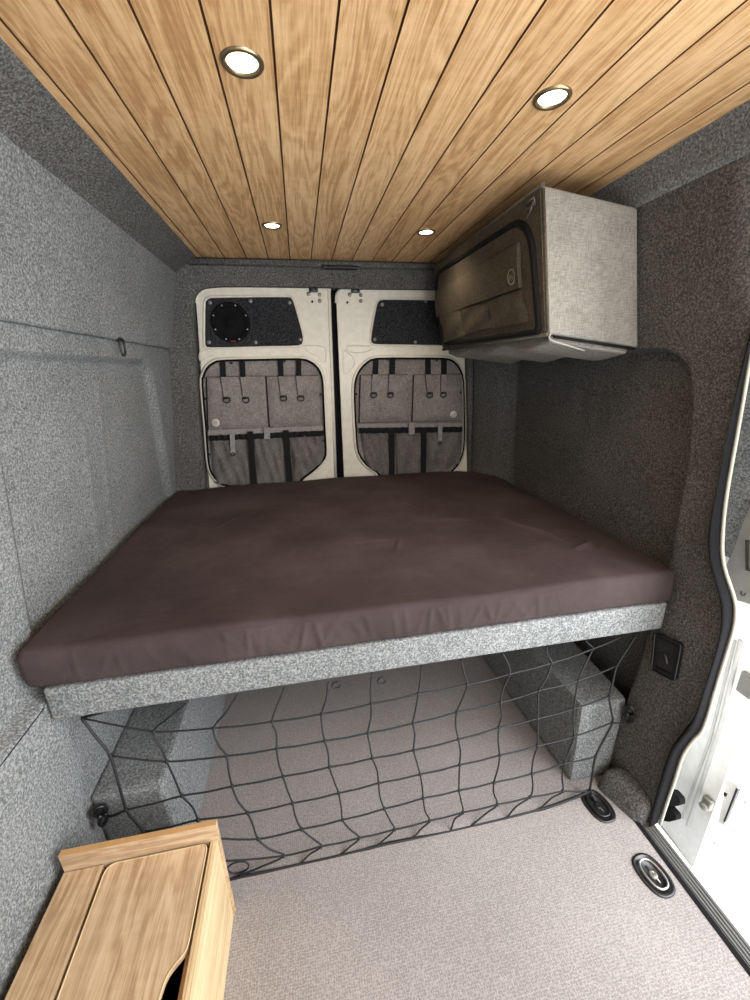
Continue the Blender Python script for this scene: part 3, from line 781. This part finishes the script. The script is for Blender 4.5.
obj('emblem', m, M_badge2, fo)
# hem along the lower front edge and seams along the near edges
obj('piping', MB().tube([lwarp((.01, .02, .004)), lwarp((.01, .5, .003)), lwarp((.01, .98, .004))], .0045, 8).tube([lwarp((0, 1, .0)), lwarp((0, 1, LEN))], .006, 8).tube([lwarp((0, 0, .0)), lwarp((0, 0, LEN))], .006, 8), M_boxf, lk)
# soft pocket hanging under the floor of the locker
def pk(p):
    sag = .018*math.sin(max(0, min(1, p.y/LEN))*PI*3.0)**2
    q = lwarp((p.x/.32, 1.0, p.y)); q.z -= p.z + (sag if p.z > .006 else 0); return q
m = MB().rbox((.02, .02, -.004), (.30, LEN-.02, .020), .009, (6, 40, 1), 3, pk); bp_ = obj('under_pocket', m, M_box, lk)
m = MB().tube(smooth_path([lwarp((.02, 1.0, -.004))+Vector((0, 0, .004)), lwarp((.02, 1.0, .0))+Vector((0, 0, -.012)), lwarp((.12, 1, .0))+Vector((0, -.002, -.02)), lwarp((.42, 1, .01))+Vector((0, -.003, -.030))], 4), .0026, 6); obj('white_piping', m, plain('piping_grey', (.34, .33, .30), .6), bp_)
m = MB().tube([lwarp((.06, 1, -.001))+Vector((0, 0, -.005)), lwarp((.95, 1, -.001))+Vector((0, 0, -.006))], .004, 6); obj('dark_slit', m, M_web, bp_)
# small metal slider tag at the upper near corner
p = FP(352, 95, .010)
m = MB().tube([p + ey*x + er*y_ for x, y_ in ((-.02, -.008), (.02, -.008), (.02, .008), (-.02, .008))], .003, 6, True).tube([p+ey*-.016+er*.0, p+ey*.02+er*.03], .003, 6)
obj('zip_pull', m, M_bolt, lk)

# ------------------------------------------------------------------ downlights
dl0 = None
for (x, y, lab) in ((-.055, .914, 'large round downlight nearest on the left of the plank ceiling'), (.543, .923, 'large round downlight nearest on the right of the plank ceiling'),
                    (-.055, 1.735, 'small far downlight left of the ceiling centre near the rear doors'), (.538, 1.745, 'small far downlight in the ceiling beside the overhead locker')):
    if dl0 is None:
        dl0 = thing('downlight', lab, 'downlight', (x, y, ZC), 'lit downlights in the plank ceiling'); c = Vector((x, y, ZC)); o = dl0
        obj('rim', MB().lathe(c, (0, 0, -1), [(.037, -.002), (.037, .0025), (.034, .005), (.0285, .004), (.0255, -.003)], 40), M_brass, dl0)
        obj('lens', MB().lathe(c, (0, 0, -1), [(.0262, .0005), (.018, .0012), (0, .0014)], 32), M_lamp, dl0)
    else:
        o = dup(dl0, (x, y, ZC)); o['label'] = lab
    l = bpy.data.lights.new('downlight_beam', 'SPOT'); l.energy = 2.6; l.color = (1, .80, .55); l.spot_size = 2.4; l.spot_blend = .8; l.shadow_soft_size = .03
    lo = bpy.data.objects.new('downlight_beam', l); COL.objects.link(lo); lo.parent = o; lo.location = (0, 0, -.012)

# ------------------------------------------------------------------ cabinet, front left
ZT = .354; ZL = .302; ZS = .300
cb = thing('storage_cabinet', 'low oak storage cabinet with a lift-up lid standing front left on the floor', 'cabinet', (-.45, .4, 0))
YB = .741; XL = -.628; XR = -.283; YN = -.25
obj('back_panel', MB().box((XL, YB-.013, 0), (XR, YB, ZT-.001)).box((XL, YB-.013, ZT-.001), (XR, YB, ZT), mi=1), [M_wood_x, M_edge], cb, recalc=True)
obj('side_panel', MB().box((XR-.019, YN, 0), (XR-.004, YB-.0135, ZS)), M_ply, cb)
obj('side_edge', MB().box((XR-.0188, YN, ZS), (XR-.0042, YB-.0135, ZS+.001)).box((XR-.0145, YN, ZS+.001), (XR-.0125, YB-.0135, ZS+.0014), mi=1), [M_ply, M_edge], cb)
obj('side_panel', MB().box((XL, YN, 0), (XL+.013, YB-.0135, ZL-.02)), M_ply, cb)
obj('front_panel', MB().box((XL+.014, YN, 0), (XR-.014, YN+.013, ZL-.02)), M_wood_x, cb)
def CZ(px, py): return onZ(px, py, ZL)
# fixed strip left of the lid
a, b = CZ(108.5, 858), CZ(56.5, 1000)
sl = (b.x-a.x)/(b.y-a.y)
xs = lambda y: a.x + sl*(y-a.y)
obj('fixed_top', MB().prism([(XL, YB-.015, ZL), (xs(YB-.015)-.007, YB-.015, ZL), (xs(0)-.007, 0, ZL), (xs(0)-.007, YN, ZL), (XL, YN, ZL)], (0, 0, -.015)), M_wood_y, cb, bevel=.002)
lid = [CZ(112, 859.5), CZ(206.5, 842), CZ(199, 897), CZ(192, 938), CZ(186, 952), CZ(174, 968), CZ(169, 982), CZ(167, 1000), CZ(160, 1045)]
xr = XR-.0255
yb = YB-.018
lid = [Vector((xs(yb)+.003, yb, ZL)), Vector((xr, yb, ZL)), Vector((xr, lid[2].y, ZL)), Vector((xr, lid[3].y+.01, ZL))] + smooth_path([Vector((xr, lid[3].y, ZL)), Vector((xr-.004, lid[4].y, ZL)), Vector((xr-.027, lid[5].y-.005, ZL)), Vector((xr-.034, lid[6].y-.015, ZL)), Vector((xr-.036, lid[7].y-.03, ZL))], 4) + [Vector((xr-.036, .20, ZL)), Vector((xr-.03, .17, ZL)), Vector((xr-.004, .13, ZL)), Vector((xr, .10, ZL)), Vector((xr, YN, ZL)), Vector((xs(0)+.003, YN, ZL))]
lid = arc_poly(lid[:2], 0) + lid[2:]
# round the two rear corners
c0, c1 = lid[0], lid[1]
def rc(p, d1, d2, r): return [ (1-t)**2*(p+d1*r) + 2*t*(1-t)*p + t*t*(p+d2*r) for t in [i/5 for i in range(6)]]
lid = rc(c0, Vector((0, -1, 0)), Vector((1, 0, 0)), .022) + rc(c1, Vector((-1, 0, 0)), Vector((0, -1, 0)), .016) + lid[2:]
ld = obj('lid', MB().prism(lid, (0, 0, -.015)), M_wood_y, cb, bevel=.0018)
obj('lid_edge', MB().tube(lid, .0018, 5, True), M_ply, ld)
obj('support_rail', MB().box((XR-.032, YN, .20), (XR-.0195, YB-.0135, ZL-.022)), M_edge, cb)
obj('interior', MB().box((XL+.014, YN+.014, .05), (XR-.034, YB-.014, .06)).box((xs(.73)-.02, YN+.02, ZL-.028), (xs(0)+.03, YB-.02, ZL-.0165)), M_rubber, cb)  # shade put in as black: plate inside, strip under the lid gap

# ------------------------------------------------------------------ cargo net
def net(px, py, off=0.0):
    # net plane: top behind the front board, bottom at the floor rings
    p0 = Vector((0, .910, .600)); p1 = Vector((0, .812, 0.004)); n = (p1-p0).cross(Vector((1, 0, 0))).normalized()
    return onP(px, py, p0 + n*off, n)
def z1(u, v): return (225+u/3.191, 660+v/3.191)
def z2(u, v): return (440+u/3.409, 630+v/3.409)
def z3(u, v): return (70+u/3.947, 680+v/3.947)
cols = [
 [z3(45, 150), z3(158, 298), z3(222, 512), z3(290, 600), (152, 850), (163, 872), (176, 893)],
 [z3(455, 95), z3(330, 203), z3(382, 322), z3(442, 457), z3(505, 552), (205, 838), (213, 862), (218, 882)],
 [z3(660, 60), z3(567, 190), z3(617, 300), z3(640, 420), z3(700, 525), z3(742, 628), z1(187, 625), z1(40, 690)],
 [z1(190, 88), z1(150, 197), z1(165, 283), z1(185, 372), z1(215, 457), z1(245, 540), z1(307, 595), z1(240, 655)],
 [z1(330, 70), z1(308, 172), z1(318, 258), z1(333, 342), z1(362, 425), z1(375, 510), z1(428, 568), z1(362, 630)],
 [z1(470, 40), z1(466, 140), z1(456, 233), z1(470, 314), z1(490, 393), z1(508, 475), z1(540, 541), z1(478, 602)],
 [z1(628, 17), z1(617, 107), z1(600, 202), z1(602, 288), z1(622, 365), z1(632, 441), z1(652, 513), z1(590, 577)],
 [z2(72, 100), z2(93, 186), z2(57, 280), z2(62, 373), z2(67, 460), z2(65, 547), z2(78, 622), z2(30, 672)],
 [z2(212, 78), z2(238, 150), z2(207, 247), z2(200, 333), z2(203, 427), z2(184, 520), z2(195, 595), z2(110, 658)],
 [z2(362, 55), z2(380, 112), z2(337, 207), z2(333, 302), z2(332, 395), z2(313, 490), z2(306, 570), z2(215, 628)],
 [z2(495, 35), z2(520, 65), z2(472, 172), z2(457, 268), z2(457, 363), z2(425, 455), z2(418, 550), z2(335, 597)],
 [z2(670, 15), z2(603, 122), z2(577, 225), z2(588, 315), z2(530, 432), z2(510, 548)]]
K = [[net(*p) for p in c] for c in cols]
nb = thing('cargo_net', 'black cord cargo net stretched between the bed board and the floor', 'net', (0.3, .81, 0.0))
RC = .0027
bot = [net(176, 893), net(205, 887), net(235, 878), net(270, 871), net(330, 859), net(390, 843), net(450, 832), net(520, 816), net(560, 803), net(*z2(508, 552))]
BOT = smooth_path(bot, 8)
def sag(a, b, amt=.004):
    m = (a+b)/2; m.z -= amt; return m
for ci, c in enumerate(K):
    pts = []
    for i in range(len(c)-1):
        pts.append(c[i])
        d = (c[i+1]-c[i]); s = (-1)**(i+ci)
        pts.append((c[i]+c[i+1])/2 + Vector((.003*s + random.uniform(-.003, .003), random.uniform(-.006, .004), 0)) if 0 < ci < len(K)-1 else (c[i]+c[i+1])/2)
    if 3 <= ci <= 10:
        q = min(BOT, key=lambda b: abs(b.x-c[-1].x)); pts += [q, q + (BOT[max(0, BOT.index(q)-2)]-q)*.6]
    else: pts.append(c[-1])
    m = MB().tube(smooth_path(pts, 4), RC if 0 < ci < 11 else .0034, 6)
    for p in c[1:-1]: m.lathe(p-Vector((0, 0, .006)), (0, 0, 1), [(0, 0), (.005, .003), (.0056, .006), (.005, .009), (0, .012)], 8)
    obj('upright_cord', m, M_cord, nb)
rows = [
 [K[0][0]] + [K[c][1] for c in range(1, 11)] + [net(*z2(615, 24))],
 [K[0][1]] + [K[c][2] for c in range(1, 11)] + [K[11][1]],
 [K[0][2]] + [K[c][3] for c in range(1, 11)] + [K[11][2]],
 [K[0][3]] + [K[c][4] for c in range(1, 11)] + [K[11][3]],
 [K[0][4]] + [K[c][5] for c in range(1, 11)] + [K[11][4]],
 [K[0][5]] + [K[1][6]] + [K[c][6] for c in range(2, 11)] + [K[11][5]]]
for r in rows:
    m = MB()
    pts = []
    for i in range(len(r)-1): pts += [r[i], sag(r[i], r[i+1], .003)]
    pts.append(r[-1]); m.tube(smooth_path(pts, 3), RC*.92, 6); obj('cross_cord', m, M_cord, nb)
m = MB().tube(smooth_path(bot, 4), .0044, 8)
bot2 = [p + Vector((0, -.002, .006+.004*math.sin(i*2.1))) for i, p in enumerate(bot)]
m.tube(smooth_path(bot2, 4), .003, 6)
obj('border_cord', m, M_cord, nb)
topc = [Vector((-.56+.16*i, .908, .598 + .003*(i % 2))) for i in range(11)]
obj('border_cord', MB().tube(smooth_path([K[0][0]] + topc[1:-1] + [net(*z2(670, 15))], 3), .0035, 6), M_cord, nb)
for (u, v) in ((355, 80), (500, 66), (42, 662)):
    c = net(*z1(u, v), -.004); lw, lh = (.012, .011) if v < 600 else (.030, .024)
    obj('cord_loop', MB().tube([c + Vector((math.cos(a)*lw, 0, math.sin(a)*lh)) for a in [2*PI*k/16 for k in range(17)]], .0026, 6), M_cord, nb)
# tails that hook on the wall eyes
hl = onY(102, 812, .893); hr = onX(629, 713, 1.017)
obj('hook_cord', MB().tube(smooth_path([hl+Vector((.01, -.012, .0)), (hl+K[0][2])/2 + Vector((0, -.01, -.004)), K[0][2]], 4), .0036, 6), M_cord, nb)
obj('hook_cord', MB().tube(smooth_path([hr+Vector((-.006, -.025, -.008)), (hr+K[11][3])/2 + Vector((0, -.02, -.006)), K[11][3]], 4), .0036, 6), M_cord, nb)

# wall eyes and lashing rings
def eye(c, n, label):
    K_ = 1.35
    n = Vector(n).normalized(); t = thing('lashing_eye', label, 'lashing eye', c, 'net anchor eyes')
    u = n.cross(Vector((0, 0, 1))).normalized()
    obj('base_plate', MB().lathe(c, n, [(.014, -.004), (.014, .007), (.010, .011), (0, .012)], 18), M_black, t)
    obj('eye_loop', MB().tube([c + n*.012 + Vector((0, 0, .006)) + (u*math.cos(a)*.014 + Vector((0, 0, 1))*math.sin(a)*.021) + n*.004*math.sin(a) for a in [2*PI*k/18 for k in range(18)]], .0055, 8, True), M_black, t)
    obj('snap_hook', MB().tube(smooth_path([c+n*.016+Vector((0, 0, -.004)), c+n*.022+Vector((0, 0, -.022))+u*.006, c+n*.020+Vector((0, 0, -.034)), c+n*.018+Vector((0, 0, -.022))-u*.010, c+n*.016+Vector((0, 0, -.002))-u*.010], 4), .0055, 8), M_black, t)
    obj('pin', MB().tube([c+n*.018+Vector((0, 0, -.002))+u*.002, c+n*.022+Vector((0, 0, -.024))+u*.004], .003, 6), M_steel, t)
eye(onY(101, 809, .885), (.35, -1, 0), 'black net eye low on the left wall above the oak cabinet')
eye(onX(630, 710, 1.022), (-.8, -.6, 0), 'black net eye with clip on the right door pillar')
def floor_ring(c, label, hooked):
    c = Vector(c); t = thing('floor_lashing_ring', label, 'lashing ring', c, 'recessed lashing rings in the floor')
    ax = Vector((-.12, 1, 0)).normalized(); bx2 = Vector((1, .12, 0)).normalized()
    def stad(a, b, z):
        out = []
        for k in range(32):
            th = 2*PI*k/32
            out.append(c + ax*(a*math.copysign(abs(math.cos(th))**.8, math.cos(th))) + bx2*(b*math.copysign(abs(math.sin(th))**.8, math.sin(th))) + Vector((0, 0, z)))
        return out
    loops = [stad(.054, .042, .0005), stad(.053, .041, .004), stad(.047, .035, .0045), stad(.044, .033, .0012)]
    m = MB(); vs = [p for l in loops for p in l]; fs = []
    for i in range(3):
        for k in range(32): fs.append((i*32+k, i*32+(k+1) % 32, (i+1)*32+(k+1) % 32, (i+1)*32+k))
    fs.append(tuple(96+k for k in range(32)))
    m.add(vs, fs, True); obj('pan', m, M_black, t)
    obj('ring', MB().tube(stad(.036, .025, .006), .0032, 8, True), M_steel if not hooked else M_black, t)
    obj('hub', MB().lathe(c+Vector((0, 0, .001)), (0, 0, 1), [(.012, 0), (.012, .003), (.006, .005), (.004, .003), (0, .003)], 16).tube([c-ax*.022+Vector((0, 0, .003)), c+ax*.022+Vector((0, 0, .003))], .003, 6), M_bolt if not hooked else M_black, t)
    if hooked:
        e = net(*z2(510, 548))
        obj('snap_hook', MB().tube(smooth_path([c+ax*.012+Vector((0, 0, .008)), c+ax*.03+Vector((0, 0, .016)), e+Vector((0, 0, .004))], 4), .0045, 8), M_black, t)
floor_ring(onZ(598, 806, 0), 'black floor lashing ring at the pillar foot, net hooked on it', True)
floor_ring(onZ(653, 875, 0), 'empty oval lashing ring in the floor beside the door sill', False)

# hook on the left wall
c = Vector((left_x(1.72, 1.5)+.014, 0, 0)); c = onX(121.5, 347, -.590)
t = thing('wall_hook', 'small black carabiner hook hanging under the upper left wall panel', 'hook', c)
obj('loop', MB().tube(smooth_path([c+Vector(q) for q in ((0, -.010, .022), (.004, .004, .026), (.004, .016, .012), (.003, .016, -.014), (.002, .006, -.028), (.002, -.010, -.026), (.002, -.014, -.008))], 4, True), .0035, 8, True), M_black, t)
obj('mount', MB().tube([c+Vector((-.014, 0, .024)), c+Vector((.004, 0, .024))], .006, 8), M_black, t)

# fitting on the pillar: rectangular black recessed plate
xp = 1.058
q = [onX(a, b, lerp(PL, onX(a, b, xp).z)-.004) for a, b in ((657.5, 632), (684, 644), (677, 681), (654, 669))]
cen = sum(q, Vector())/4; nrm = (q[1]-q[0]).cross(q[3]-q[0]).normalized()
if nrm.dot(CAM-cen) < 0: nrm = -nrm
t = thing('pillar_socket', 'black rectangular socket plate on the carpeted door pillar below the bed', 'socket', cen)
fr = arc_poly([cen+(p-cen)*1.0 + nrm*.010 for p in q], .012)
inn = arc_poly([cen+(p-cen)*.74 + nrm*.010 for p in q], .008)
obj('frame', MB().prism(fr, -nrm*.025, holes=[inn]).tube(fr, .003, 6, True), M_black, t)
obj('face', MB().prism([p-nrm*.005 for p in inn], -nrm*.006), M_plate, t)
ex = (q[1]-q[0]).normalized(); ez = (q[0]-q[3]).normalized()
obj('lever', MB().tube(smooth_path([cen+ez*.006-ex*.01+nrm*.006, cen+ex*.004+ez*.004+nrm*.013, cen+ex*.008-ez*.02+nrm*.008], 4), .004, 8), M_plate, t)

# ------------------------------------------------------------------ outside: sliding door standing open, ground
XD = 1.185
def DX(px, py, x=XD): return onX(px, py, x)
lead = DX(693, 868); ybk = 1.3
zb = lead.z
dd = MB()
dd.box((XD, lead.y, zb), (XD+.05, ybk, .86))
s1 = [DX(a, b, XD-.004) for a, b in ((739, 600), (716, 672), (683, 812))]
struct_d = struct('door_3', dd, M_whiteout)
# pressed channels and inner tray of the door
m = MB().tube([DX(741, 640, XD-.001), DX(722, 720, XD-.001), DX(688, 826, XD-.001)], .006, 8).tube([DX(735, 640, XD-.001), DX(710, 740, XD-.001), DX(682, 818, XD-.001)], .004, 8)
m.tube([DX(661, 826, XD), DX(676, 845, XD), DX(693, 868, XD)], .004, 6)
obj('pressed_rib', m, plain('shaded_paint', (.55, .56, .55), .4), struct_d)
obj('door_frame', MB().box((XD, lead.y, .86), (XD+.05, lead.y+.039, 1.78)).box((XD, lead.y+.039, 1.752), (XD+.05, ybk, 1.78)), M_whiteout, struct_d)
obj('carpet_lining', MB().box((XD+.002, lead.y+.04, .86), (XD+.04, ybk, 1.75)), M_felt, struct_d)
m = MB().prism([DX(a, b, XD-.008) for a, b in ((725.5, 566), (733, 552), (744, 520), (752, 500), (770, 500), (770, 612), (750, 604), (736, 600))], (.012, 0, 0)); gp = obj('grab_panel', m, M_greypanel, struct_d)
m = MB().tube([DX(a, b, XD-.010) for a, b in ((747, 540), (747, 570), (760, 572))], .004, 6); obj('pull_recess', m, M_black, gp)
m = MB().tube([DX(743+2.2*math.cos(a), 593+2.6*math.sin(a), XD-.010) for a in [i*.5 for i in range(9)]], .0015, 5); obj('clip', m, M_black, gp)
m = MB()
p = DX(747, 685, XD-.006); m.rbox(p-Vector((.006, .020, .035)), p+Vector((.006, .02, .035)), .005, (1, 1, 1), 2); obj('handle_plate', m, M_greypanel, struct_d)
# striker and catch box near the lower leading edge
p = DX(708, 803, XD-.008)
m = MB().rbox(p-Vector((.012, .014, .018)), p+Vector((.008, .014, .022)), .006, (1, 1, 1), 2).lathe(p+Vector((-.012, 0, -.01)), (-1, 0, 0), [(.012, -.01), (.012, .008), (0, .010)], 14); obj('striker', m, M_bolt, struct_d)
q = [DX(a, b, XD-.012) for a, b in ((727, 778), (739, 786), (724, 826), (718, 822))]
obj('catch_box', MB().prism(q, (.03, 0, 0)), M_whiteout, struct_d)
obj('catch_slot', MB().prism([DX(a, b, XD-.014) for a, b in ((736, 788), (738, 790), (725, 822), (723, 822))], (.01, 0, 0)), M_black, struct_d)
obj('pin_hole', MB().prism([DX(a, b, XD-.014) for a, b in ((724, 792), (727, 794), (725.5, 797), (723, 795))], (.01, 0, 0)), M_black, struct_d)
m = MB()
for (a, b, h) in ((671, 797, 10), (667, 813, 9)):
    q = [onX(a+dx, b+dy, 1.08) for dx, dy in ((-7, -8), (2, -6), (9, 2), (9, h-2), (2, h), (-8, h-2))]
    m.prism(arc_poly(q, .006), (.02, 0, 0))
rl = obj('roller_stop', m, M_rubber, struct_d)
mb = MB().add([(-6, -8, -.52), (9, -8, -.52), (9, 8, -.52), (-6, 8, -.52)], [(0, 1, 2, 3)]); gr = struct('ground', mb, M_ground, recalc=False)
# white painted step below the sill
mb = MB().box((1.018, YF, -.30), (1.10, .64, -.20)); struct('trim_8', mb, M_whiteout)

# ------------------------------------------------------------------ light
def area(name, loc, target, sx, sy, e, col):
    l = bpy.data.lights.new(name, 'AREA'); l.shape = 'RECTANGLE'; l.size = sx; l.size_y = sy; l.energy = e; l.color = col
    o = bpy.data.objects.new(name, l); COL.objects.link(o); o.location = loc
    o.rotation_euler = (Vector(target)-Vector(loc)).to_track_quat('-Z', 'Y').to_euler(); return o
area('daylight_side_door', (2.0, -.35, 1.2), (-.5, .75, .65), 1.6, 1.8, 54, (.97, .985, 1.0))
area('daylight_sky', (1.75, -.05, 2.0), (.85, .2, 0), 1.0, 1.8, 85, (1, 1, 1.0))
area('daylight_cab', (.90, -1.0, 1.7), (.0, 1.2, .85), .9, .6, 22, (1, .985, .96))
area('ground_bounce', (.75, -.75, .1), (.2, .1, 1.95), .9, .7, 20, (1, .96, .90))
s = bpy.data.lights.new('sun', 'SUN'); s.energy = 7; s.angle = .02; so = bpy.data.objects.new('sun', s); COL.objects.link(so)
so.rotation_euler = (math.radians(-26), math.radians(4), 0)
w = bpy.data.worlds.new('sky'); scn.world = w; w.use_nodes = True
bg = w.node_tree.nodes['Background']; bg.inputs[0].default_value = (.86, .92, 1, 1); bg.inputs[1].default_value = 1.5
scn.view_settings.view_transform = 'Standard'; scn.view_settings.look = 'None'; scn.view_settings.exposure = 0.0
scn.cycles.use_denoising = True
scn.cycles.max_bounces = 8
